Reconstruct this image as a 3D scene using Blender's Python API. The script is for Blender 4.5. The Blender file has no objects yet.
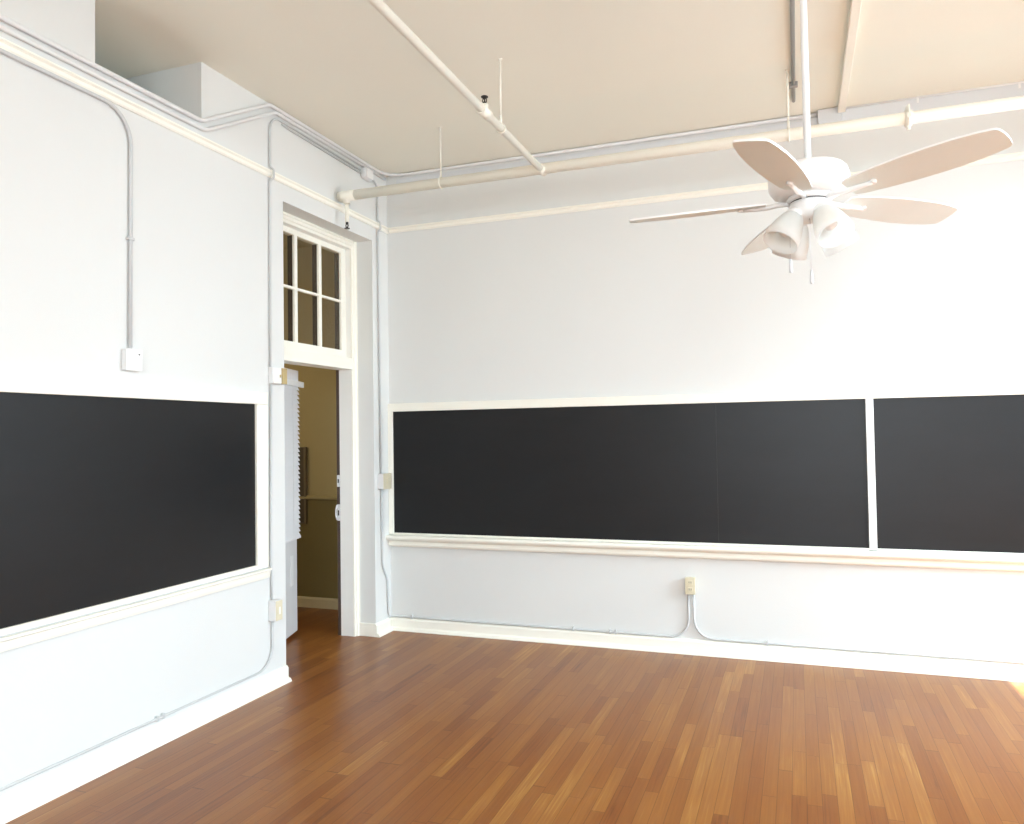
import bpy, bmesh, math, random
from mathutils import Vector, Matrix
random.seed(7)
SC = bpy.context.scene
COL = SC.collection
PI = math.pi
CEIL = 3.602          # ceiling height
RAIL = 3.155          # picture rail centre height

# ------------------------------------------------------------------ materials
def new_mat(name):
    m = bpy.data.materials.new(name); m.use_nodes = True
    nt = m.node_tree
    return m, nt, nt.nodes['Principled BSDF']

def paint(name, col, rough=0.55, var=0.03, scale=3.0, bump=0.0, spec=0.35, bscale=90.0):
    """painted surface: a faint mottling of the base colour, optional fine bump"""
    m, nt, b = new_mat(name)
    N, L = nt.nodes, nt.links
    tc = N.new('ShaderNodeTexCoord')
    no = N.new('ShaderNodeTexNoise'); no.inputs['Scale'].default_value = scale; no.inputs['Detail'].default_value = 4
    L.new(tc.outputs['Object'], no.inputs['Vector'])
    mx = N.new('ShaderNodeMixRGB')
    mx.inputs[1].default_value = (*[max(0, c * (1 - var)) for c in col], 1)
    mx.inputs[2].default_value = (*[min(1, c * (1 + var)) for c in col], 1)
    L.new(no.outputs['Fac'], mx.inputs['Fac'])
    L.new(mx.outputs['Color'], b.inputs['Base Color'])
    b.inputs['Roughness'].default_value = rough
    b.inputs['Specular IOR Level'].default_value = spec
    if bump:
        n2 = N.new('ShaderNodeTexNoise'); n2.inputs['Scale'].default_value = bscale; n2.inputs['Detail'].default_value = 3
        L.new(tc.outputs['Object'], n2.inputs['Vector'])
        bp = N.new('ShaderNodeBump'); bp.inputs['Strength'].default_value = bump; bp.inputs['Distance'].default_value = 0.004
        L.new(n2.outputs['Fac'], bp.inputs['Height']); L.new(bp.outputs['Normal'], b.inputs['Normal'])
    return m

M = {}
M['wall'] = paint('wall_paint', (0.735, 0.744, 0.728), 0.6, 0.02, 1.3, 0.10)
M['ceiling'] = paint('ceiling_paint', (0.87, 0.86, 0.765), 0.75, 0.03, 0.9, 0.06)
M['trim'] = paint('cream_trim_paint', (0.92, 0.90, 0.81), 0.4, 0.015, 5)
M['jamb'] = paint('door_frame_paint', (0.87, 0.86, 0.82), 0.4, 0.02, 5)
M['white'] = paint('white_enamel', (0.86, 0.86, 0.85), 0.3, 0.01, 6, spec=0.5)
M['conduit'] = paint('conduit_paint', (0.58, 0.59, 0.59), 0.5, 0.02, 8)
M['conduit_grey'] = paint('grey_conduit_paint', (0.34, 0.33, 0.31), 0.5, 0.04, 8)
M['pipe'] = paint('cream_pipe_paint', (0.90, 0.87, 0.77), 0.35, 0.02, 6, spec=0.5)
M['raceway'] = paint('raceway_paint', (0.68, 0.70, 0.72), 0.45, 0.02, 6)
M['box'] = paint('box_paint', (0.76, 0.76, 0.76), 0.45, 0.02, 8)
M['ivory'] = paint('ivory_plastic', (0.70, 0.64, 0.47), 0.35, 0.02, 10, spec=0.5)
M['tan'] = paint('tan_plastic', (0.47, 0.36, 0.17), 0.4, 0.03, 10)
M['dark'] = paint('dark_metal', (0.03, 0.028, 0.026), 0.4, 0.05, 20)
M['brown'] = paint('dark_brown_wood', (0.075, 0.05, 0.04), 0.5, 0.15, 12)
M['steel'] = paint('bright_metal', (0.75, 0.75, 0.76), 0.3, 0.02, 20)
M['steel'].node_tree.nodes['Principled BSDF'].inputs['Metallic'].default_value = 0.4
M['door'] = paint('door_paint', (0.74, 0.74, 0.74), 0.4, 0.02, 6)
M['blind'] = paint('blind_vinyl', (0.84, 0.84, 0.85), 0.4, 0.01, 6)
M['hall_up'] = paint('hall_upper_paint', (0.47, 0.395, 0.205), 0.6, 0.04, 2)
M['hall_low'] = paint('hall_lower_paint', (0.22, 0.18, 0.075), 0.5, 0.05, 2)
M['hall_trim'] = paint('hall_trim_paint', (0.62, 0.55, 0.35), 0.5, 0.03, 5)
M['board'] = paint('board_grey', (0.10, 0.085, 0.06), 0.5, 0.1, 9)
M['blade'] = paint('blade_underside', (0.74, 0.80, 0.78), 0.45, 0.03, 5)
M['seam'] = paint('gap_shadow_wood', (0.05, 0.035, 0.025), 0.8, 0.1, 9)

def chalk_mat():
    m, nt, b = new_mat('chalkboard_slate')
    N, L = nt.nodes, nt.links
    tc = N.new('ShaderNodeTexCoord')
    mp = N.new('ShaderNodeMapping'); mp.inputs['Scale'].default_value = (1.0, 1.0, 3.0)
    no = N.new('ShaderNodeTexNoise'); no.inputs['Scale'].default_value = 1.6; no.inputs['Detail'].default_value = 7
    no.inputs['Roughness'].default_value = 0.65
    L.new(tc.outputs['Object'], mp.inputs['Vector']); L.new(mp.outputs['Vector'], no.inputs['Vector'])
    cr = N.new('ShaderNodeValToRGB')
    cr.color_ramp.elements[0].position = 0.3; cr.color_ramp.elements[0].color = (0.0045, 0.0045, 0.005, 1)
    cr.color_ramp.elements[1].position = 0.75; cr.color_ramp.elements[1].color = (0.008, 0.008, 0.009, 1)
    L.new(no.outputs['Fac'], cr.inputs['Fac']); L.new(cr.outputs['Color'], b.inputs['Base Color'])
    b.inputs['Roughness'].default_value = 0.42
    b.inputs['Specular IOR Level'].default_value = 0.38
    return m
M['chalk'] = chalk_mat()

def glass_mat():
    m, nt, b = new_mat('window_glass')
    N, L = nt.nodes, nt.links
    out = N['Material Output']
    tr = N.new('ShaderNodeBsdfTransparent'); tr.inputs['Color'].default_value = (0.9, 0.9, 0.86, 1)
    gl = N.new('ShaderNodeBsdfGlossy'); gl.inputs['Roughness'].default_value = 0.03
    lw = N.new('ShaderNodeLayerWeight'); lw.inputs['Blend'].default_value = 0.12
    mx = N.new('ShaderNodeMixShader')
    L.new(lw.outputs['Fresnel'], mx.inputs['Fac']); L.new(tr.outputs[0], mx.inputs[1]); L.new(gl.outputs[0], mx.inputs[2])
    L.new(mx.outputs[0], out.inputs['Surface'])
    return m
M['glass'] = glass_mat()

def frosted_mat():
    m, nt, b = new_mat('frosted_glass')
    N, L = nt.nodes, nt.links
    tl = N.new('ShaderNodeBsdfTranslucent'); tl.inputs['Color'].default_value = (0.95, 0.97, 0.96, 1)
    b.inputs['Base Color'].default_value = (0.94, 0.95, 0.94, 1); b.inputs['Roughness'].default_value = 0.35
    mx = N.new('ShaderNodeMixShader'); mx.inputs['Fac'].default_value = 0.55
    L.new(b.outputs[0], mx.inputs[1]); L.new(tl.outputs[0], mx.inputs[2])
    L.new(mx.outputs[0], N['Material Output'].inputs['Surface'])
    return m
M['frosted'] = frosted_mat()

def floor_mat(name, dim=1.0):
    m, nt, b = new_mat(name)
    N, L = nt.nodes, nt.links
    def math_(op, a, bb=None, c=None):
        n = N.new('ShaderNodeMath'); n.operation = op
        for i, v in enumerate((a, bb, c)):
            if v is None: continue
            if isinstance(v, (int, float)): n.inputs[i].default_value = v
            else: L.new(v, n.inputs[i])
        return n.outputs[0]
    tc = N.new('ShaderNodeTexCoord')
    sp = N.new('ShaderNodeSeparateXYZ'); L.new(tc.outputs['Object'], sp.inputs[0])
    xs = math_('DIVIDE', sp.outputs['X'], 0.0585)
    bi = math_('FLOOR', xs); fx = math_('FRACT', xs)
    w1 = N.new('ShaderNodeTexWhiteNoise'); w1.noise_dimensions = '1D'; L.new(bi, w1.inputs['W'])
    length = math_('MULTIPLY_ADD', w1.outputs['Value'], 0.55, 0.55)
    off = math_('MULTIPLY', w1.outputs['Value'], 57.3)
    ys = math_('ADD', math_('DIVIDE', sp.outputs['Y'], length), off)
    # uneven board lengths along one row
    ys = math_('ADD', ys, math_('MULTIPLY', math_('SINE', math_('MULTIPLY', ys, 2.3)), 0.22))
    bj = math_('FLOOR', ys); fy = math_('FRACT', ys)
    cv = N.new('ShaderNodeCombineXYZ'); L.new(bi, cv.inputs[0]); L.new(bj, cv.inputs[1])
    w2 = N.new('ShaderNodeTexWhiteNoise'); w2.noise_dimensions = '2D'; L.new(cv.outputs[0], w2.inputs['Vector'])
    # wood grain: noise stretched along the board, shifted from board to board
    gv = N.new('ShaderNodeCombineXYZ')
    L.new(math_('MULTIPLY', sp.outputs['X'], 95.0), gv.inputs[0])
    L.new(math_('ADD', math_('MULTIPLY', sp.outputs['Y'], 2.6), math_('MULTIPLY', w2.outputs['Value'], 40.0)), gv.inputs[1])
    L.new(math_('MULTIPLY', w2.outputs['Value'], 13.0), gv.inputs[2])
    g = N.new('ShaderNodeTexNoise'); g.inputs['Scale'].default_value = 1.0; g.inputs['Detail'].default_value = 6; g.inputs['Distortion'].default_value = 0.6
    L.new(gv.outputs[0], g.inputs['Vector'])
    # large patches of old varnish
    big = N.new('ShaderNodeTexNoise'); big.inputs['Scale'].default_value = 1.1; big.inputs['Detail'].default_value = 3
    L.new(tc.outputs['Object'], big.inputs['Vector'])
    t = math_('ADD', math_('MULTIPLY', w2.outputs['Value'], 0.58), math_('MULTIPLY', math_('MULTIPLY_ADD', g.outputs['Fac'], 1.9, -0.45), 0.42))
    t = math_('ADD', t, math_('MULTIPLY', math_('SUBTRACT', big.outputs['Fac'], 0.5), 0.60))
    cr = N.new('ShaderNodeValToRGB')
    e = cr.color_ramp.elements
    stops = [(0, (0.1124, 0.0357, 0.009)), (0.22, (0.2123, 0.0671, 0.0128)), (0.5, (0.2501, 0.0881, 0.0171)), (0.72, (0.2831, 0.107, 0.0208)), (0.86, (0.3215, 0.1341, 0.0278)), (1, (0.4066, 0.1995, 0.05))]
    e[0].position, e[0].color = stops[0][0], (*[c * dim for c in stops[0][1]], 1)
    e[1].position, e[1].color = stops[-1][0], (*[c * dim for c in stops[-1][1]], 1)
    for p_, c_ in stops[1:-1]:
        x = e.new(p_); x.color = (*[c * dim for c in c_], 1)
    L.new(t, cr.inputs['Fac'])
    gx = math_('LESS_THAN', math_('ABSOLUTE', math_('SUBTRACT', fx, 0.5)), 0.478)
    gy = math_('GREATER_THAN', math_('MULTIPLY', math_('MINIMUM', fy, math_('SUBTRACT', 1.0, fy)), length), 0.0018)
    gap = math_('MULTIPLY', gx, gy)
    mx = N.new('ShaderNodeMixRGB'); mx.blend_type = 'MULTIPLY'
    mx.inputs['Fac'].default_value = 1.0
    gcol = N.new('ShaderNodeMixRGB'); gcol.inputs[1].default_value = (0.60, 0.54, 0.48, 1); gcol.inputs[2].default_value = (1, 1, 1, 1)
    L.new(gap, gcol.inputs['Fac'])
    L.new(cr.outputs['Color'], mx.inputs[1]); L.new(gcol.outputs['Color'], mx.inputs[2])
    L.new(mx.outputs['Color'], b.inputs['Base Color'])
    rr = N.new('ShaderNodeMapRange'); rr.inputs['To Min'].default_value = 0.27; rr.inputs['To Max'].default_value = 0.42
    L.new(big.outputs['Fac'], rr.inputs['Value']); L.new(rr.outputs[0], b.inputs['Roughness'])
    b.inputs['Specular IOR Level'].default_value = 0.45
    bp = N.new('ShaderNodeBump'); bp.inputs['Strength'].default_value = 0.12; bp.inputs['Distance'].default_value = 0.002
    L.new(math_('ADD', gap, math_('MULTIPLY', g.outputs['Fac'], 0.25)), bp.inputs['Height'])
    L.new(bp.outputs['Normal'], b.inputs['Normal'])
    return m
M['floor'] = floor_mat('strip_wood_floor')

# ------------------------------------------------------------------ mesh helpers
def fillet(pts, R, seg=7):
    """polyline with its inner corners rounded"""
    P = [Vector(p) for p in pts]
    out = [P[0]]
    for i in range(1, len(P) - 1):
        a, b, c = P[i - 1], P[i], P[i + 1]
        u, v = (a - b), (c - b)
        lu, lv = u.length, v.length
        u.normalize(); v.normalize()
        ang = u.angle(v)
        if ang > PI - 0.02: out.append(b); continue
        r = R[i - 1] if isinstance(R, (list, tuple)) else R
        d = min(r / math.tan(ang / 2), lu * 0.49, lv * 0.49)
        rr = d * math.tan(ang / 2)
        bis = (u + v).normalized()
        cen = b + bis * (rr / math.sin(ang / 2))
        s, e = b + u * d, b + v * d
        va, vb = (s - cen), (e - cen)
        tot = va.angle(vb)
        for k in range(seg + 1):
            t = k / seg
            w = (va * math.sin((1 - t) * tot) + vb * math.sin(t * tot)) / math.sin(tot)
            out.append(cen + w)
    out.append(P[-1])
    return out

class MB:
    def __init__(s): s.bm = bmesh.new()
    def box(s, x0, x1, y0, y1, z0, z1, bev=0.0, mat=None):
        vs = [s.bm.verts.new((x, y, z)) for x in (min(x0, x1), max(x0, x1)) for y in (min(y0, y1), max(y0, y1)) for z in (min(z0, z1), max(z0, z1))]
        fs = [s.bm.faces.new([vs[i] for i in f]) for f in ((0, 1, 3, 2), (4, 6, 7, 5), (0, 4, 5, 1), (2, 3, 7, 6), (0, 2, 6, 4), (1, 5, 7, 3))]
        if bev:
            es = {e for f in fs for e in f.edges}
            r = bmesh.ops.bevel(s.bm, geom=list(es), offset=bev, segments=2, profile=0.5, affect='EDGES')
        return s
    def tube(s, pts, r, n=12, cap=True):
        P = [Vector(p) for p in pts]
        rs = r if isinstance(r, (list, tuple)) else [r] * len(P)
        T = []
        for i in range(len(P)):
            a = P[max(0, i - 1)]; b = P[min(len(P) - 1, i + 1)]
            T.append((b - a).normalized())
        up = Vector((0, 0, 1)) if abs(T[0].z) < 0.9 else Vector((1, 0, 0))
        nrm = (up - T[0] * up.dot(T[0])).normalized()
        rings = []
        for i, p in enumerate(P):
            nrm = (nrm - T[i] * nrm.dot(T[i])).normalized()
            bn = T[i].cross(nrm)
            rings.append([s.bm.verts.new(p + (nrm * math.cos(2 * PI * k / n) + bn * math.sin(2 * PI * k / n)) * rs[i]) for k in range(n)])
        for a, b in zip(rings, rings[1:]):
            for k in range(n):
                f = s.bm.faces.new((a[k], a[(k + 1) % n], b[(k + 1) % n], b[k])); f.smooth = True
        if cap:
            s.bm.faces.new(rings[0][::-1]); s.bm.faces.new(rings[-1])
        return s
    def lathe(s, prof, mtx=None, n=32, loop=False):
        """prof: (radius, height) pairs turned round local z"""
        mtx = mtx or Matrix()
        rings = []
        for r, z in prof:
            if r < 1e-5: rings.append([s.bm.verts.new(mtx @ Vector((0, 0, z)))])
            else: rings.append([s.bm.verts.new(mtx @ Vector((r * math.cos(2 * PI * k / n), r * math.sin(2 * PI * k / n), z))) for k in range(n)])
        for a, b in zip(rings, rings[1:]):
            for k in range(n):
                k2 = (k + 1) % n
                if len(a) == 1 and len(b) == 1: continue
                if len(a) == 1: f = s.bm.faces.new((a[0], b[k], b[k2]))
                elif len(b) == 1: f = s.bm.faces.new((a[k], a[k2], b[0]))
                else: f = s.bm.faces.new((a[k], a[k2], b[k2], b[k]))
                f.smooth = True
        return s
    def extrude(s, poly, axis, a, b):
        """2-D outline poly extruded along axis from a to b. axis 'x': poly is (y,z); 'y': (x,z); 'z': (x,y)"""
        def P(u, v, w):
            return {'x': (w, u, v), 'y': (u, w, v), 'z': (u, v, w)}[axis]
        A = [s.bm.verts.new(P(u, v, a)) for u, v in poly]
        B = [s.bm.verts.new(P(u, v, b)) for u, v in poly]
        n = len(poly)
        s.bm.faces.new(A); s.bm.faces.new(B[::-1])
        for i in range(n):
            s.bm.faces.new((A[i], B[i], B[(i + 1) % n], A[(i + 1) % n]))
        return s
    def xform(s, m):
        bmesh.ops.transform(s.bm, matrix=m, verts=s.bm.verts); return s
    def build(s, name, mat, parent=None, origin=None, local=False):
        """origin: world point of the object; verts are in world space unless local=True"""
        bmesh.ops.recalc_face_normals(s.bm, faces=s.bm.faces)
        me = bpy.data.meshes.new(name)
        o = bpy.data.objects.new(name, me); COL.objects.link(o)
        base = Vector((0, 0, 0))
        if parent is not None:
            o.parent = parent
            if not local: base = wloc(parent)
        elif origin is not None:
            base = Vector(origin); o.location = base
        if base.length and not local:
            bmesh.ops.translate(s.bm, vec=-base, verts=s.bm.verts)
        s.bm.to_mesh(me); s.bm.free()
        for mm in (mat if isinstance(mat, (list, tuple)) else [mat]):
            me.materials.append(mm)
        return o

def wloc(o):
    v = Vector(o.location)
    while o.parent: o = o.parent; v += Vector(o.location)
    return v
def tag(o, label=None, cat=None, group=None, kind=None):
    if label: o['label'] = label
    if cat: o['category'] = cat
    if group: o['group'] = group
    if kind: o['kind'] = kind
    return o
def thing(name, label, cat, loc, group=None, rz=0.0):
    o = bpy.data.objects.new(name, None); COL.objects.link(o)
    o.empty_display_size = 0.1
    o.location = loc; o.rotation_euler = (0, 0, rz)
    return tag(o, label, cat, group)
def struct(o, label=None, cat=None):
    return tag(o, label, cat, None, 'structure')

# ------------------------------------------------------------------ the room shell
X1, Y0 = 6.05, -8.6            # right (window) wall, rear wall
DY0, DY1 = -1.341, -0.238      # doorway in the left wall
DTOP = 3.025
T = 0.302                       # thickness of the left wall
NY0, NY1, NZ = -2.752, -2.06, 3.262   # opening above the rail in the left wall
ND = 0.85

struct(MB().box(-T, X1 + .3, Y0 - .2, 0.0, -0.10, 0.0).build('floor', M['floor']), 'orange brown narrow strip wood floor', 'floor')
struct(MB().box(-2.8, -T, -1.9, 0.55, -0.10, 0.0).build('floor_hall', M['floor']), 'hallway wood floor beyond the doorway', 'floor')
b = MB(); b.box(0.0, X1 + .3, Y0 - .2, 0.2, CEIL, CEIL + .12)
b.box(-ND - .1, 0.0, NY0 - .1, NY1 + .1, CEIL, CEIL + .12)
struct(b.build('ceiling', M['ceiling']), 'beige painted ceiling', 'ceiling')
struct(MB().box(-T, X1 + .3, 0.0, 0.22, -0.1, CEIL + .1).build('wall_back', M['wall']), 'pale bluish white back wall behind the long chalkboards', 'wall')
b = MB()
b.box(-T, 0, Y0, DY0, -.1, NZ)
b.box(-T, 0, Y0, NY0, NZ, CEIL)
b.box(-T, 0, NY1, DY0, NZ, CEIL)
b.box(-T, 0, DY0, DY1, DTOP, CEIL)
b.box(-T, 0, DY1, 0.0, -.1, CEIL)
# the recess behind the opening
b.box(-ND - .1, -T, NY0 - .1, NY0, NZ - .1, CEIL)
b.box(-ND - .1, -T, NY1, NY1 + .1, NZ - .1, CEIL)
b.box(-ND - .1, -ND, NY0, NY1, NZ - .1, CEIL)
b.box(-ND, -T, NY0, NY1, NZ - .1, NZ)
struct(b.build('wall_left', M['wall']), 'pale bluish white left wall with the tall doorway', 'wall')
# window wall to the right, outside the frame: three tall openings
WINS = [(-2.05, -0.55), (-4.55, -3.05), (-7.05, -5.55)]
b = MB(); ZS, ZT = 0.95, 3.35
ys = [0.0]
for a, c in WINS: ys += [c, a]
ys.append(Y0)
for i in range(0, len(ys), 2): b.box(X1, X1 + .3, ys[i + 1], ys[i], -.1, CEIL)
for a, c in WINS:
    b.box(X1, X1 + .3, a, c, -.1, ZS); b.box(X1, X1 + .3, a, c, ZT, CEIL)
struct(b.build('wall_right', M['wall']), 'window wall out of view', 'wall')
RW = (2.4, 5.0)  # rear wall opening, made for the added fill light
b = MB(); b.box(-T, RW[0], Y0 - .2, Y0, -.1, CEIL); b.box(RW[1], X1 + .3, Y0 - .2, Y0, -.1, CEIL)
b.box(RW[0], RW[1], Y0 - .2, Y0, -.1, ZS); b.box(RW[0], RW[1], Y0 - .2, Y0, ZT, CEIL)
struct(b.build('wall_rear', M['wall']), 'rear wall out of view', 'wall')

# hallway behind the doorway
HX, HY = -T, 0.50
struct(MB().box(-2.7, HX, HY, HY + .1, 0.985, 3.3).build('wall_hall_upper', M['hall_up']), 'olive yellow hallway wall above the chair rail, beyond the doorway', 'wall')
struct(MB().box(-2.7, HX, HY - .012, HY + .1, 0.0, 0.965).build('wall_hall_lower', M['hall_low']), 'dark olive hallway dado beyond the doorway', 'wall')
b = MB(); b.box(-2.8, -2.7, -1.9, HY + .1, 0, 3.3); b.box(-2.8, HX, -1.95, -1.85, 0, 3.25)
struct(b.build('wall_hall_side', M['hall_up']), 'olive hallway side wall', 'wall')
struct(MB().box(HX - .001, HX + .05, 0.0, HY, 0, 3.3).build('wall_hall_end', M['hall_up']), 'olive end wall of the hallway', 'wall')
struct(MB().box(-2.8, HX, -1.95, HY + .1, 3.25, 3.35).build('ceiling_hall', M['hall_up']), 'olive hallway ceiling', 'ceiling')
struct(MB().extrude([(HY - .012, 0.962), (HY - .034, 0.966), (HY - .038, 0.982), (HY - .018, 0.997), (HY, 0.999), (HY, 0.962)], 'x', -2.7, HX).build('trim_5', M['hall_up']), 'chair rail on the hallway wall', 'trim')
struct(MB().extrude([(HY - .012, 0.0), (HY - .032, 0.0), (HY - .032, 0.075), (HY - .022, 0.09), (HY - .012, 0.092)], 'x', -2.7, HX).build('baseboard_hall', M['hall_trim']), 'cream baseboard of the hallway wall', 'baseboard')

# picture rails
prof = [(0, -.020), (.010, -.020), (.016, -.012), (.016, .004), (.026, .012), (.026, .020), (0, .020)]
b = MB(); b.extrude([(x, RAIL + z) for x, z in prof], 'y', Y0, 0.0)
struct(b.build('trim_1', M['trim']), 'cream picture rail along the left wall', 'trim')
b = MB(); b.extrude([(-x, RAIL + z) for x, z in prof], 'x', 0.027, X1)
struct(b.build('trim_2', M['trim']), 'cream picture rail along the back wall', 'trim')
# baseboards with a shoe moulding
bb = [(0, 0), (.042, 0), (.042, .006), (.034, .020), (.020, .026), (.018, .030), (.018, .082), (.010, .095), (0, .098)]
b = MB(); b.extrude([(x, z) for x, z in bb], 'y', Y0, DY0 - .001)
struct(b.build('baseboard_left', M['trim']), 'white baseboard under the left chalkboard', 'baseboard')
b = MB(); b.extrude([(-x, z) for x, z in bb], 'x', 0.0, X1)
struct(b.build('baseboard_back', M['trim']), 'cream baseboard along the back wall', 'baseboard')
b = MB(); b.extrude([(x, z) for x, z in bb], 'y', DY1 - .018, -0.042)
b.box(-0.135, 0.0, DY1 - .018, DY1, 0, .098, .003)
struct(b.build('baseboard_corner', M['trim']), 'short baseboard on the wall strip right of the doorway', 'baseboard')

# ------------------------------------------------------------------ door frame, transom, door
FX = -0.135                     # face of the casing
JY0, JY1 = -1.295, -0.288       # clear opening between jambs
JT = 2.965                      # underside of the head jamb
root = thing('trim_3', 'cream moulded door frame with transom bar set deep in the left wall', 'door frame', (FX, JY1, 0)); root['kind'] = 'structure'
def casing(y_wall, y_jamb, z1, name, sgn):
    w = abs(y_jamb - y_wall); b = MB()
    st = [(0.0, 0.0), (0.30 * w, 0.010), (0.38 * w, 0.0), (0.62 * w, -.006), (0.70 * w, -.016), (w, -.020)]
    poly = [(FX + d, y_wall + sgn * u) for u, d in st] + [(FX - .03, y_jamb), (FX - .03, y_wall)]
    A = [b.bm.verts.new((x, y, 0)) for x, y in poly]; B = [b.bm.verts.new((x, y, z1)) for x, y in poly]
    b.bm.faces.new(A); b.bm.faces.new(B[::-1])
    for i in range(len(poly)): b.bm.faces.new((A[i], B[i], B[(i + 1) % len(poly)], A[(i + 1) % len(poly)]))
    return b.build(name, M['trim'], root)
casing(DY1, JY1, DTOP, 'casing', -1)
casing(DY0, JY0, DTOP, 'casing', 1)
w = DTOP - JT
st = [(0, 0), (0.3 * w, .010), (.38 * w, 0), (.62 * w, -.006), (.7 * w, -.016), (w, -.020)]
poly = [(FX + d, DTOP - u) for u, d in st] + [(FX - .03, JT), (FX - .03, DTOP)]
MB().extrude(poly, 'y', JY0, JY1).build('head_casing', M['trim'], root)
JX = -0.273                     # where the painted jamb ends and the dark hall-side rebate begins
MB().box(JX, FX - .031, JY1, DY1, 0, DTOP).build('jamb', M['jamb'], root)
MB().box(JX, FX - .031, DY0, JY0, 0, DTOP).build('jamb', M['jamb'], root)
MB().box(JX, FX - .031, JY0, JY1, JT, DTOP).build('head_jamb', M['jamb'], root)
rb = MB().box(-.301, JX, JY1 + .002, DY1, 0, 2.04).build('rebate', M['brown'], root); rb['label'] = 'dark brown hall side edge of the jamb'
MB().box(-.301, JX, DY0, JY0 - .006, 0, DTOP).build('rebate', M['brown'], root)
MB().box(-.301, JX, JY1 + .006, DY1, 2.04, DTOP).build('rebate', M['brown'], root)
MB().box(-.301, JX, JY0, JY1, JT + .006, DTOP).build('rebate', M['brown'], root)
# transom bar
b = MB(); b.box(-.295, -.165, JY0, JY1, 2.035, 2.125, .003); b.box(-.165, -.150, JY0, JY1, 2.045, 2.118, .003)
b.box(-.20, -.145, JY0, JY1, 2.033, 2.047, .002)
b.build('transom_bar', M['trim'], root)
# strike plates in the dark rebate
def plate(z0, z1, hole):
    b = MB(); b.box(-.299, JX - .002, JY1 - .002, JY1 + .002, z0, z1, .0012)
    o = b.build('strike_plate', M['steel'], root)
    h = MB(); h.box(-.292, -.281, JY1 - .0035, JY1 - .001, hole[0], hole[1], .0005)
    h.build('latch_hole', M['dark'], o)
    return o
plate(1.135, 1.225, (1.165, 1.195))
p2 = plate(0.875, 1.000, (0.915, 0.955))
MB().tube(fillet([(-.299, JY1 - .002, .995), (-.309, JY1 - .004, .96), (-.309, JY1 - .004, .915), (-.299, JY1 - .002, .88)], .02), .006, 8).build('latch_lip', M['steel'], p2)
# hall-side chair rail stop and baseboard block beside the frame
MB().box(-.335, -.303, -.235, -.17, .965, 1.055, .006).build('rail_stop', M['trim'], root)
MB().box(-.332, -.303, -.235, -.17, .0, .095, .004).build('base_block', M['trim'], root)

# transom window: sash of eight panes
win = thing('window_1', 'transom window of cream glazing bars above the doorway', 'window', (-.22, JY1, 2.125)); win['kind'] = 'structure'
SX0, SX1 = -.255, -.205
gy0, gy1, gz0, gz1 = JY0 + .058, JY1 - .064, 2.180, 2.925
b = MB()
b.box(SX0, SX1, JY1 - .064, JY1 - .001, 2.125, JT, .002); b.box(SX0, SX1, JY0 + .001, JY0 + .058, 2.125, JT, .002)
b.box(SX0, SX1, gy0, gy1, 2.125, gz0, .002); b.box(SX0, SX1, gy0, gy1, gz1, JT, .002)
b.build('sash', M['trim'], win)
YV = [-.632, -.925]
bars = YV
zc = 2.552
for y in bars:
    o = MB().box(-.222, SX1 + .002, y - .018, y + .018, gz0, gz1, .003).build('muntin', M['trim'], win)
    MB().box(-.262, -.222, y - .015, y + .015, gz0, gz1).build('muntin_back', M['brown'], o)
o = MB().box(-.222, SX1 + .001, gy0, gy1, zc - .008, zc + .010, .002).build('crossbar', M['trim'], win)
MB().box(-.242, -.222, gy0, gy1, zc - .006, zc + .006).build('crossbar_back', M['hall_trim'], o)
MB().box(-.262, -.225, gy1 - .004, gy1 + .002, gz0, gz1).build('sash_lining', M['brown'], win)
edges = [gy0] + sorted(YV) + [gy1]
for i in range(len(edges) - 1):
    for z0, z1 in ((gz0, zc - .009), (zc + .011, gz1)):
        MB().box(-.226, -.223, edges[i] + .017 * (i > 0), edges[i + 1] - .017 * (i < len(edges) - 2), z0, z1).build('pane', M['glass'], win)

# the door leaf, ajar into the hallway: built in its own frame (local x = hinge to free edge, local y = away from the room)
DA = math.radians(90 + 17.2)
door = thing('door_1', 'pale grey door standing ajar into the hallway', 'door', (-.33, -1.29, 0.032), None, DA); door['kind'] = 'structure'
DW, DH = 0.972, 2.0
b = MB(); b.box(0, DW, 0.0, .042, 0, DH, .002)
b.build('leaf', M['door'], door, local=True)
o = MB().box(.822, .878, -.004, 0.001, .365, .592, .0015).build('upright_plate', M['white'], door, local=True); o['label'] = 'bright white upright plate'  # plain raised white rectangle low on the leaf
b = MB(); b.box(DW - .001, DW + .002, .006, .036, .86, 1.02, .001); b.build('lock_plate', M['steel'], door, local=True)
# blind hanging on the door
bl = thing('window_blind', 'white slatted blind with a boxy headrail hanging on the open door', 'blind', (-.33, -1.29, 0.032), None, DA)
b = MB(); b.box(.06, .905, -.042, -.004, 1.915, 2.0, .002)
for k in range(40): b.box(.07 + k * .021, .078 + k * .021, -.045, -.042, 1.918, 1.998)
b.build('headrail', M['blind'], bl, local=True)
MB().box(.03, .992, -.060, -.043, 1.873, 1.917, .003).build('valance', M['white'], bl, local=True)
b = MB()
ns = 34
for k in range(ns):
    z = .755 + k * (1.865 - .755) / (ns - 1)
    vs = [(.065, -.034, z + .017), (.900, -.034, z + .017), (.905, -.036, z + .012), (.908, -.049, z - .012), (.903, -.051, z - .018), (.065, -.051, z - .018)]
    A = [b.bm.verts.new(v) for v in vs]; B = [b.bm.verts.new((v[0], v[1] + .0016, v[2] + .0012)) for v in vs]
    b.bm.faces.new(A); b.bm.faces.new(B[::-1])
    for i in range(6): b.bm.faces.new((A[i], B[i], B[(i + 1) % 6], A[(i + 1) % 6]))
o = b.build('slats', M['blind'], bl, local=True)
MB().box(.062, .915, -.052, -.030, .720, .738, .003).build('bottom_rail', M['blind'], bl, local=True)
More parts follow.
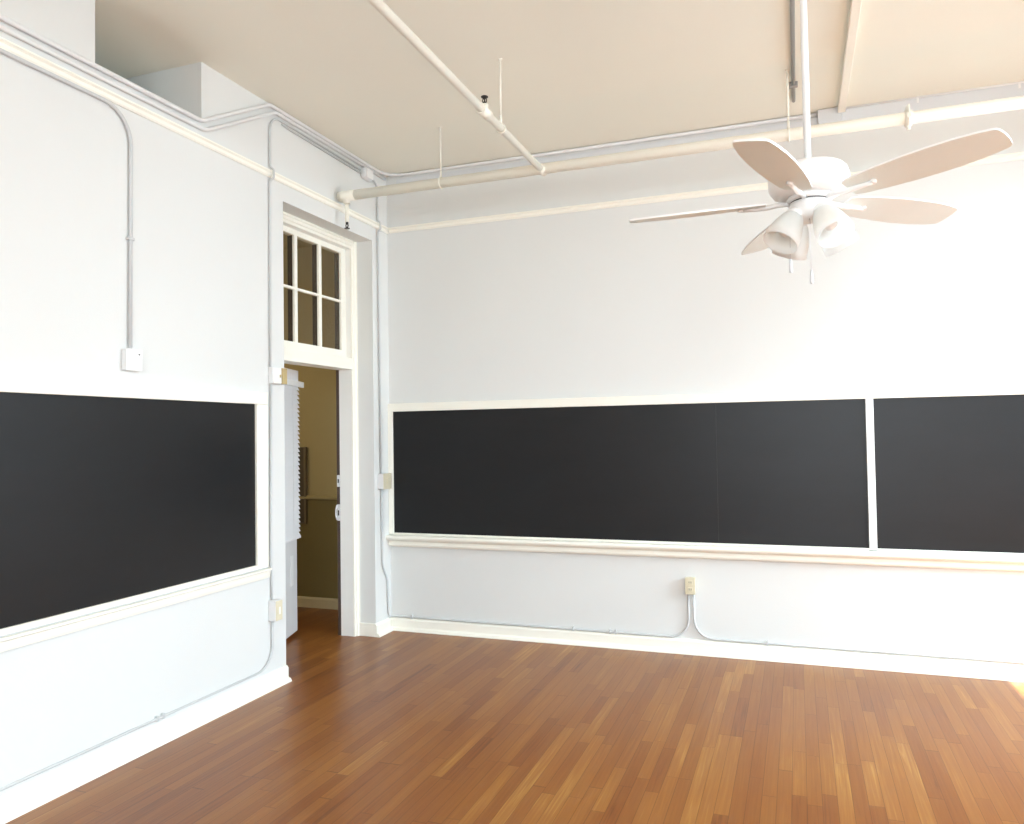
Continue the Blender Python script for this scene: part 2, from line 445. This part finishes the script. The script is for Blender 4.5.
for x in (.2, .75):
    MB().tube([(x, -.053, .735), (x, -.053, 1.9)], .0012, 6).build('ladder_cord', M['white'], bl, local=True)
# board on the hallway wall
bd = thing('notice_board', 'narrow dark grey upright board on the olive hallway wall behind the blind', 'board', (-1.16, HY, .75))
MB().box(-1.22, -1.135, HY - .030, HY - .001, .752, 1.425, .003).build('panel', M['board'], bd)
b = MB(); b.box(-1.135, -1.115, HY - .035, HY - .001, .745, 1.432, .002); b.box(-1.24, -1.22, HY - .035, HY - .001, .745, 1.432, .002)
b.box(-1.22, -1.135, HY - .035, HY - .001, 1.425, 1.432); b.box(-1.22, -1.135, HY - .035, HY - .001, .745, .752)
b.build('frame', paint('board_frame', (.20, .16, .10), .5, .05, 8), bd)

# ------------------------------------------------------------------ chalkboards
# left wall
cb = thing('chalkboard', 'black chalkboard in a cream frame on the wall left of the doorway', 'chalkboard', (0, -2.9, .66))
ye = -7.4
MB().box(.001, .012, ye, -1.642, .768, 1.722).build('board_panel', M['chalk'], cb)
MB().box(.001, .030, ye - .1, -1.540, 1.722, 1.795, .003).build('top_rail', M['trim'], cb)
MB().box(.001, .028, -1.642, -1.540, .742, 1.722, .003).build('side_rail', M['trim'], cb)
MB().box(.001, .028, ye - .1, ye, .745, 1.722, .003).build('side_rail', M['trim'], cb)
b = MB(); b.box(.001, .026, ye, -1.642, .742, .768, .002)
b.build('bottom_rail', M['trim'], cb)
tr = MB().extrude([(.001, .734), (.036, .734), (.039, .731), (.039, .724), (.030, .716), (.026, .690), (.022, .676), (.001, .672)], 'y', ye - .1, -1.525).build('chalk_tray', M['trim'], cb)
MB().box(.001, .018, ye - .1, -1.53, .735, .741).build('tray_gap_shade', M['conduit'], cb)  # grey strip standing in for the shadow line between rail and tray
# back wall
def back_board(label, x0, x1, seams, left_rail, right_w):
    c = thing('chalkboard', label, 'chalkboard', ((x0 + x1) / 2, 0, .75))
    xs = [x0] + seams + [x1]
    for a, d in zip(xs, xs[1:]):
        MB().box(a + .0012, d - .0012, -.012, -.001, .760, 1.711).build('board_panel', M['chalk'], c)
    if seams:
        for s_ in seams: MB().box(s_ - .0012, s_ + .0012, -.010, -.001, .760, 1.711).build('seam_strip', M['dark'], c)
    MB().box(x0 - left_rail, x1 + right_w, -.028, -.001, 1.711, 1.775, .003).build('top_rail', M['trim'], c)
    if left_rail: MB().box(x0 - left_rail, x0, -.026, -.001, .750, 1.711, .003).build('side_rail', M['trim'], c)
    MB().box(x1, x1 + right_w, -.026, -.001, .750, 1.711, .003).build('side_rail', M['white'], c)
    MB().box(x0, x1, -.022, -.001, .745, .760, .002).build('bottom_rail', M['trim'], c)
    return c
back_board('long black chalkboard with a faint seam, from the corner to the white divider strip', 0.042, 3.452, [2.523], .040, .046)
back_board('black chalkboard right of the white divider strip, on the back wall', 3.498, 5.70, [4.9], 0, .05)
b = MB(); b.extrude([(-.001, .744), (-.070, .744), (-.078, .738), (-.080, .728), (-.076, .716), (-.062, .706), (-.036, .702), (-.030, .694), (-.034, .684), (-.040, .672), (-.036, .660), (-.020, .652), (-.001, .650)], 'x', 0.002, 5.76)
tag(b.build('chalk_ledge', M['trim'], None, (3, 0, .65)), 'long cream moulded chalk ledge under both back wall chalkboards', 'chalk ledge')

# ------------------------------------------------------------------ conduits and boxes
def conduit(name, label, pts, R, r, clips=(), mat='conduit', cat='conduit', clip_axis=None, group=None):
    P = fillet(pts, R)
    t = thing(name, label, cat, pts[0], group)
    MB().tube(P, r, 10).build('tube', M[mat], t)
    for c, ax in clips:
        b = MB(); x, y, z = c
        if ax == 'y':   b.box(.001, .022, y - .006, y + .006, z - .011, z + .015, .002)      # on the left wall, tube along y
        elif ax == 'x': b.box(x - .006, x + .006, -.022, -.001, z - .011, z + .020, .002)     # on the back wall, tube along x
        elif ax == 'vz': b.box(x - .02, x + .02, -.022, -.001, z - .008, z + .008, .003)
        elif ax == 'vy': b.box(.001, .022, y - .02, y + .02, z - .008, z + .008, .003)
        elif ax == 'c': b.box(x - .025, x + .025, y - .01, y + .01, CEIL - .035, CEIL - .001, .003)
        b.build('clip', M[mat], t)
    return t
rc = .0095
conduit('conduit', 'grey conduit under the left picture rail, bending down to the square white box',
        [(.012, Y0 + .1, 3.1245), (.012, -2.555, 3.1245), (.012, -2.562, 1.9575)], .16, rc, [((.012, -2.56, 2.5), 'vy')])
conduit('conduit', 'thin grey conduit down the left of the doorway from ceiling to switch box',
        [(.009, -.408, 3.520), (.009, -1.480, 3.532), (.009, -1.480, 3.20), (.036, -1.480, 3.18), (.036, -1.480, 3.13), (.009, -1.484, 3.11), (.009, -1.490, 1.956)],
        [.10, .03, .02, .02, .03], .0075)
conduit('conduit', 'thin grey conduit dropping beside the left chalkboard between two switch boxes',
        [(.012, -1.488, 1.849), (.012, -1.500, .76), (.012, -1.492, .66), (.012, -1.492, .535)], [.3, .3], .0065)
conduit('conduit', 'thin grey conduit curving from the lower switch box along the left baseboard',
        [(.012, -1.490, .405), (.012, -1.492, .128), (.012, Y0 + .1, .128)], .15, .0065, [((.012, -2.36, .128), 'y'), ((.012, -2.40, .128), 'y')])
conduit('conduit', 'thin grey conduit right of the doorway from ceiling box to ivory switch box',
        [(.014, -.287, 3.515), (.014, -.168, 3.475), (.014, -.168, 3.20), (.036, -.168, 3.18), (.036, -.168, 3.13), (.014, -.170, 3.11), (.014, -.160, 1.232)],
        [.12, .03, .02, .02, .03], .0075)
conduit('conduit', 'grey conduit from corner switch box along the back baseboard to the outlet',
        [(.012, -.152, 1.112), (.012, -.150, .52), (.012, -.072, .40), (.012, -.060, .112), (.05, -.012, .108), (2.312, -.012, .108), (2.312, -.012, .4095)],
        [.10, .10, .06, .04, .13], .0075, [((.19, 0, .108), 'x'), ((1.49, 0, .108), 'x'), ((1.76, 0, .108), 'x'), ((1.80, 0, .108), 'x')])
conduit('conduit', 'grey conduit from the outlet curving right along the back wall baseboard',
        [(2.347, -.012, .4095), (2.347, -.012, .110), (5.9, -.012, .108)], .13, .0075, [((2.82, 0, .108), 'x'), ((4.6, 0, .108), 'x')])
def top_run(label, r, zl, zc_, x_c, yb, ycorner, mat='raceway', to=3.21, zb=None):
    conduit('conduit', label, [(r + .001, Y0 + .1, zl), (r + .001, yb, zl), (r + .001, -1.49, zc_), (x_c, -ycorner, zc_), (to, -ycorner, zb or zc_)], [.12, .10, .16], r, mat=mat)
top_run('upper of the two pale conduits stepping from the left wall up to the ceiling edge', .0125, 3.263, 3.587, .014, -2.075, .016, mat='box')
conduit('conduit', 'lower of the two pale conduits stepping from the left wall up to the ceiling edge',
        [(.013, Y0 + .1, 3.222), (.013, -2.045, 3.222), (.013, -1.43, 3.560), (.013, -.05, 3.560)], [.10, .08], .0115, mat='box')
conduit('conduit', 'short thin grey conduit under the ceiling edge above the doorway',
        [(.009, -.408, 3.496), (.009, -1.28, 3.507), (.009, -1.36, 3.511)], .05, .006)

def wall_box(name, label, cat, y0, y1, z0, z1, d, mat, x=0.001):
    """box on the left wall"""
    t = thing(name, label, cat, (x, (y0 + y1) / 2, z0))
    MB().box(x, x + d, y0, y1, z0, z1, .003).build('body', M[mat], t)
    return t
t = wall_box('junction_box', 'square white blank box at the end of the left wall conduit', 'junction box', -2.605, -2.512, 1.857, 1.958, .032, 'box')
MB().box(.033, .036, -2.607, -2.510, 1.855, 1.960, .001).build('cover', M['white'], t)
MB().tube([(.036, -2.53, 1.935), (.038, -2.53, 1.935)], .004, 8).build('screw', M['dark'], t)
t = wall_box('switch_box', 'pale switch box with a tan end beside the top of the door opening', 'switch box', -1.500, -1.378, 1.852, 1.953, .032, 'box')
MB().box(.033, .040, -1.496, -1.420, 1.856, 1.949, .002).build('cover', M['jamb'], t)
o = MB().box(.033, .046, -1.418, -1.372, 1.853, 1.952, .002).build('side_cap', M['tan'], t); o['label'] = 'tan end piece'
MB().box(.040, .044, -1.440, -1.428, 1.892, 1.910, .001).build('button', M['tan'], t)
t = wall_box('switch_box', 'switch box with ivory plate low on the wall by the doorway edge', 'switch box', -1.514, -1.452, .408, .532, .052, 'box')
MB().box(.053, .058, -1.512, -1.451, .411, .530, .002).build('cover_plate', M['ivory'], t)
MB().box(.058, .062, -1.488, -1.474, .448, .492, .001).build('toggle', M['trim'], t)
t = wall_box('switch_box', 'ivory switch box in the corner left of the long chalkboard', 'switch box', -.190, -.075, 1.113, 1.230, .050, 'box')
MB().box(.051, .056, -.192, -.073, 1.111, 1.232, .002).build('cover_plate', M['ivory'], t)
MB().box(.056, .063, -.140, -.126, 1.150, 1.192, .001).build('toggle', M['ivory'], t)
# rounded junction box under the ceiling
t = thing('junction_box', 'small rounded pale junction box under the ceiling edge near the corner', 'junction box', (.001, -.345, 3.50))
MB().box(.001, .050, -.405, -.290, 3.460, 3.545, .018).build('body', M['box'], t)
MB().box(.050, .056, -.395, -.300, 3.468, 3.537, .003).build('cover', M['white'], t)
# duplex outlet on the back wall
t = thing('outlet_box', 'ivory duplex outlet box on the back wall above the two curved conduits', 'outlet', (2.33, 0, .41))
MB().box(2.299, 2.361, -.045, -.001, .412, .522, .003).build('body', M['ivory'], t)
MB().box(2.297, 2.363, -.050, -.045, .410, .524, .002).build('cover_plate', M['ivory'], t)
for zc2 in (.443, .491):
    o = MB().box(2.314, 2.346, -.053, -.050, zc2 - .016, zc2 + .016, .002).build('socket', M['ivory'], t)
    b = MB(); b.box(2.322, 2.325, -.0537, -.053, zc2 - .004, zc2 + .008); b.box(2.335, 2.338, -.0537, -.053, zc2 - .004, zc2 + .008)
    b.build('slots', M['brown'], o)

# raceway along the top of the back wall, with its box; raceways across the ceiling
def race(name, label, x0, x1, d, z0, z1, cat='raceway'):
    t = thing(name, label, cat, ((x0 + x1) / 2, 0, z0))
    MB().box(x0, x1, -d, -.001, z0, z1, .003).build('channel', M['raceway'], t)
    return t
t = race('wire_raceway', 'flat pale raceway along the top of the back wall, corner to junction box', .09, 3.21, .006, 3.508, 3.562)
t = race('wire_raceway', 'deep pale grey raceway along the top of the back wall, right of the junction box', 3.362, 5.95, .036, 3.508, 3.590)
MB().tube([(3.362, -.030, 3.5985), (5.95, -.030, 3.593)], .008, 8).build('top_edge', M['white'], t)
for x in (3.80, 4.35): MB().box(x - .006, x + .006, -.039, -.036, 3.560, 3.598, .001).build('clip', M['white'], t)
t = thing('junction_box', 'rectangular pale junction box at the top of the back wall behind the fan rod', 'junction box', (3.27, 0, 3.50))
MB().box(3.215, 3.360, -.062, -.001, 3.495, 3.600, .003).build('body', M['box'], t)
MB().box(3.218, 3.357, -.065, -.062, 3.499, 3.597, .001).build('cover', M['raceway'], t)
t = thing('wire_raceway', 'cream raceway crossing the ceiling from the top junction box', 'raceway', (3.34, -1.0, CEIL - .03))
MB().box(3.335, 3.380, Y0 + .1, -.067, CEIL - .045, CEIL - .001, .003).build('channel', M['pipe'], t)
conduit('conduit', 'dark grey conduit on the ceiling beside the fan rod', [(3.068, -.30, CEIL - .014), (3.068, Y0 + .1, CEIL - .014)], .05, .012, [((3.068, -.55, 0), 'c')], mat='conduit_grey')

# ------------------------------------------------------------------ sprinkler pipework
PY, PZ, PR = -.73, 3.222, .034
sp = thing('sprinkler_pipe', 'cream sprinkler pipework hanging below the ceiling on thin rods', 'pipe', (0, PY, PZ))
mp = MB().tube([(.030, PY, PZ), (X1 - .02, PY, PZ)], PR, 20).build('main_pipe', M['pipe'], sp)
b = MB(); b.tube(fillet([(.155, PY, PZ), (.055, PY, PZ), (.036, PY + .02, PZ)], .03), .0365, 18)
b.tube([(.088, PY, PZ), (.088, PY, PZ - .055)], .024, 16)
b.build('elbow', M['pipe'], mp)
MB().tube([(.088, PY, PZ - .06), (.088, PY, 3.035)], .015, 12).build('drop_pipe', M['pipe'], mp)
# branch
BX, BZ = 1.541, 3.212
br = MB().tube([(BX, PY + .025, BZ), (BX, Y0 + .1, BZ)], .021, 18).build('branch_pipe', M['pipe'], sp)
MB().tube([(BX, PY + .036, BZ), (BX, PY - .05, BZ)], .027, 16).build('tee_fitting', M['pipe'], br)
b = MB(); b.tube([(BX, -1.655, BZ), (BX, -1.765, BZ)], .028, 16); b.tube([(BX, -1.71, BZ), (BX, -1.71, BZ + .040)], .020, 14)
b.build('tee_fitting', M['pipe'], br)
def sprinkler(x, y, z, s):
    """s=+1 upright, -1 pendent"""
    b = MB()
    b.tube([(x, y, z), (x, y, z + s * .016)], .010, 10)
    for q in (-1, 1): b.tube([(x + q * .009, y, z + s * .014), (x + q * .012, y, z + s * .026), (x + q * .003, y, z + s * .042)], .0028, 6)
    b.tube([(x, y, z + s * .042), (x, y, z + s * .046)], .019, 14)
    b.tube([(x, y, z + s * .016), (x, y, z + s * .040)], .0035, 6)
    o = b.build('sprinkler_head', M['dark'], sp); return o
sprinkler(BX, -1.71, BZ + .036, 1)
sprinkler(.088, PY, 3.035, -1)
def hanger(x, y, z, R):
    o = MB().tube([(x, y, z + R + .03), (x, y, CEIL)], .0055, 8).build('hanger_rod', M['pipe'], sp)
    b = MB()
    ring = [(x, y + math.cos(a) * (R + .004), z + math.sin(a) * (R + .004)) for a in [2 * PI * k / 20 for k in range(21)]] if R > .03 else \
           [(x + math.cos(a) * (R + .004), y, z + math.sin(a) * (R + .004)) for a in [2 * PI * k / 20 for k in range(21)]]
    b.tube(ring, .004, 8, False)
    b.tube([(x, y, z + R), (x, y, z + R + .05)], [.009, .006], 8)
    b.build('hanger_clamp', M['pipe'], o)
    MB().lathe([(0, CEIL - .006), (.012, CEIL - .006), (.014, CEIL)], Matrix.Translation((x, y, 0)), 12).build('ceiling_plate', M['pipe'], o)
hanger(.823, PY, PZ, PR); hanger(3.035, PY, PZ, PR); hanger(5.2, PY, PZ, PR); hanger(BX, -1.472, BZ, .021)
# bolted coupling on the main pipe
b = MB(); b.tube([(3.635, PY, PZ), (3.672, PY, PZ)], .043, 20)
b.box(3.641, 3.666, PY - .052, PY - .030, PZ - .012, PZ + .012, .003); b.box(3.643, 3.664, PY - .020, PY + .020, PZ + .038, PZ + .066, .004)
b.tube([(3.653, PY, PZ - .04), (3.653, PY, PZ - .062)], .012, 10); b.tube([(3.653, PY - .046, PZ - .03), (3.653, PY - .046, PZ + .06)], .006, 8)
b.build('coupling', M['pipe'], mp)

# ------------------------------------------------------------------ ceiling fan
FXc, FYc = 3.100, -2.449
fan = thing('ceiling_fan', 'white five blade ceiling fan with four frosted lamp shades on a long rod', 'ceiling fan', (FXc, FYc, 2.35))
L0 = Matrix.Translation((FXc, FYc, 0))
# the fan hangs a touch out of true on its rod
_c = Matrix.Translation((FXc, FYc, 2.45))
WOB = _c @ Matrix.Rotation(math.radians(-3.0), 4, Vector((.9385, .3449, 0))) @ Matrix.Rotation(math.radians(-.25), 4, Vector((-.344, .938, 0))) @ _c.inverted()
LS = L0
L0 = WOB @ L0
MB().tube([(FXc, FYc, 2.47), (FXc, FYc, CEIL - .05)], .0125, 16).build('downrod', M['white'], fan)
MB().lathe([(0, CEIL), (.07, CEIL), (.07, CEIL - .02), (.055, CEIL - .05), (.02, CEIL - .075), (0, CEIL - .075)], LS).build('canopy', M['white'], fan)
MB().lathe([(0, 2.482), (.020, 2.482), (.024, 2.472), (.094, 2.470), (.122, 2.464), (.134, 2.450), (.139, 2.432), (.139, 2.408), (.136, 2.394), (.124, 2.377), (.107, 2.367), (.085, 2.362), (0, 2.362)], L0, 48).build('motor_housing', M['white'], fan)
MB().lathe([(0, 2.363), (.078, 2.363), (.078, 2.345), (0, 2.345)], L0, 40).build('rotor_plate', M['white'], fan)
MB().lathe([(0, 2.3455), (.066, 2.3455), (.066, 2.338), (0, 2.338)], L0, 40).build('gap_ring', M['dark'], fan)
MB().lathe([(0, 2.339), (.071, 2.339), (.072, 2.322), (.068, 2.300), (.055, 2.284), (.040, 2.276), (0, 2.276)], L0, 40).build('switch_housing', M['white'], fan)
PITCH = math.radians(13)
A0 = math.radians(182.6)
for k in range(5):
    a = A0 + k * 2 * PI / 5
    # outline in blade space: u along the radius, v across
    prof = [(.150, .044), (.175, .056), (.26, .068), (.36, .076), (.45, .078), (.53, .0745), (.595, .066), (.632, .058), (.642, .053), (.647, .045), (.651, .025)]
    outl = [(u, v) for u, v in prof] + [(.653, 0.0)] + [(u, -v) for u, v in reversed(prof)]
    b = MB()
    top = [b.bm.verts.new((u, v, .0035)) for u, v in outl]; bot = [b.bm.verts.new((u, v, -.0035)) for u, v in outl]
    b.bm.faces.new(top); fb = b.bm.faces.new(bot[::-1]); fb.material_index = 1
    n = len(outl)
    for i in range(n): b.bm.faces.new((top[i], bot[i], bot[(i + 1) % n], top[(i + 1) % n]))
    m = L0 @ Matrix.Translation((0, 0, 2.350)) @ Matrix.Rotation(a, 4, 'Z') @ Matrix.Rotation(-PITCH, 4, 'X')
    b.xform(m)
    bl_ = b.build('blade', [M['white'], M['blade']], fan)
    b = MB()
    ah = [(.070, -.004, .012), (.110, -.004, .012), (.150, -.009, .014), (.200, -.009, .011), (.238, -.009, .0085)]
    b.tube([(u, 0, z) for u, z, r in ah], [r * .75 for u, z, r in ah], 10)
    b.tube([(.240, 0, -.014), (.240, 0, -.003)], .011, 10)
    b.xform(m)
    b.build('blade_arm', M['white'], bl_)
for k in range(4):
    a = math.radians(36 + 90 * k)
    d = Vector((math.cos(a), math.sin(a), 0))
    neck = Vector((FXc, FYc, 2.300)) + d * .060
    tilt = math.radians(32)
    m = WOB @ Matrix.Translation(neck) @ Matrix.Rotation(a, 4, 'Z') @ Matrix.Rotation(-tilt, 4, 'Y')
    b = MB(); b.lathe([(0, .012), (.018, .012), (.028, .002), (.031, -.010), (.031, -.020), (.0, -.020)], m, 24)
    b.tube([WOB @ (Vector((FXc, FYc, 2.305)) + d * .03), WOB @ (neck + Vector((0, 0, .004)))], .014, 10)
    so = b.build('lamp_socket', M['white'], fan)
    pr = [(.029, -.014), (.036, -.024), (.045, -.045), (.053, -.072), (.058, -.100), (.0605, -.128)]
    pr = [(r * 1.06, z * 1.06) for r, z in pr]
    pin = [(r - .003, z) for r, z in reversed(pr)]
    MB().lathe(pr + pin, m, 36).build('lamp_shade', M['frosted'], fan)
    MB().lathe([(0, -.020), (.012, -.022), (.013, -.040), (.022, -.060), (.026, -.075), (.022, -.092), (.010, -.101), (0, -.103)], m, 20).build('bulb', M['white'], so)
for x, y, zb_ in ((3.033, -2.485, 2.086), (3.102, -2.500, 2.038)):
    pc = MB().tube([(FXc + (x - FXc) * .55, FYc + (y - FYc) * .55, 2.28), (x, y, 2.262), (x, y, zb_ + .046)], .0014, 6).build('pull_chain', M['steel'], fan)
    MB().lathe([(0, zb_ + .052), (.0040, zb_ + .049), (.0055, zb_ + .032), (.0072, zb_ + .008), (.0055, zb_ + .001), (0, zb_)], Matrix.Translation((x, y, 0)), 12).build('pendant', M['raceway'], pc)

# ------------------------------------------------------------------ light
def area(name, loc, rot, sx, sy, power, col):
    l = bpy.data.lights.new(name, 'AREA'); l.shape = 'RECTANGLE'; l.size = sx; l.size_y = sy; l.energy = power; l.color = col
    o = bpy.data.objects.new(name, l); COL.objects.link(o); o.location = loc; o.rotation_euler = rot
    return o
for i, (a, c) in enumerate(WINS):
    l = area('window_daylight', (X1 + .10, (a + c) / 2, (ZS + ZT) / 2), (0, math.radians(90 - [37, 40, 40][i]), 0), ZT - ZS, c - a, [122, 55, 55][i], (0.71, 0.88, 1.0))
    l.data.spread = math.radians(135)
l = area('rear_fill', ((RW[0] + RW[1]) / 2, Y0 - .05, (ZS + ZT) / 2), (math.radians(90 - 32), 0, 0), RW[1] - RW[0], ZT - ZS, 165, (0.82, 0.93, 1.0))  # fill light added behind the camera to lift the back wall
l.data.spread = math.radians(150)
sl = bpy.data.lights.new('sun', 'SUN'); sl.energy = 40.0; sl.angle = math.radians(.6); sl.color = (.90, .98, 1.0)
so_ = bpy.data.objects.new('sun', sl); COL.objects.link(so_)
so_.rotation_euler = Vector((-1, .28, -1.56)).to_track_quat('-Z', 'Y').to_euler()
hl = bpy.data.lights.new('hall_fill', 'POINT'); hl.energy = 17; hl.color = (1.0, .86, .62); hl.shadow_soft_size = .15  # unseen point light, added to brighten the hallway walls
ho = bpy.data.objects.new('hall_fill', hl); COL.objects.link(ho); ho.location = (-1.9, -1.0, 2.1)
W = bpy.data.worlds.new('world'); SC.world = W; W.use_nodes = True
bg = W.node_tree.nodes['Background']; bg.inputs[0].default_value = (0.75, 0.87, 1.0, 1); bg.inputs[1].default_value = 1.0

# ------------------------------------------------------------------ camera
cam = bpy.data.cameras.new('camera'); co = bpy.data.objects.new('camera', cam); COL.objects.link(co)
r = Vector((0.93852348, 0.34487434, -0.01534147)); u = Vector((0.02420109, -0.02139859, 0.99947807)); f = Vector((-0.34436605, 0.93840492, 0.02842942))
mt = Matrix((r, u, -f)).transposed().to_4x4(); mt.translation = (3.0423, -5.4558, 1.52)
co.matrix_world = mt
cam.sensor_fit = 'HORIZONTAL'; cam.sensor_width = 36.0; cam.lens = 777.3 / 1024 * 36; cam.clip_start = .05
SC.camera = co
SC.view_settings.view_transform = 'Standard'
SC.view_settings.look = 'None'
SC.view_settings.exposure = 0.25
SC.cycles.max_bounces = 10
SC.cycles.diffuse_bounces = 6
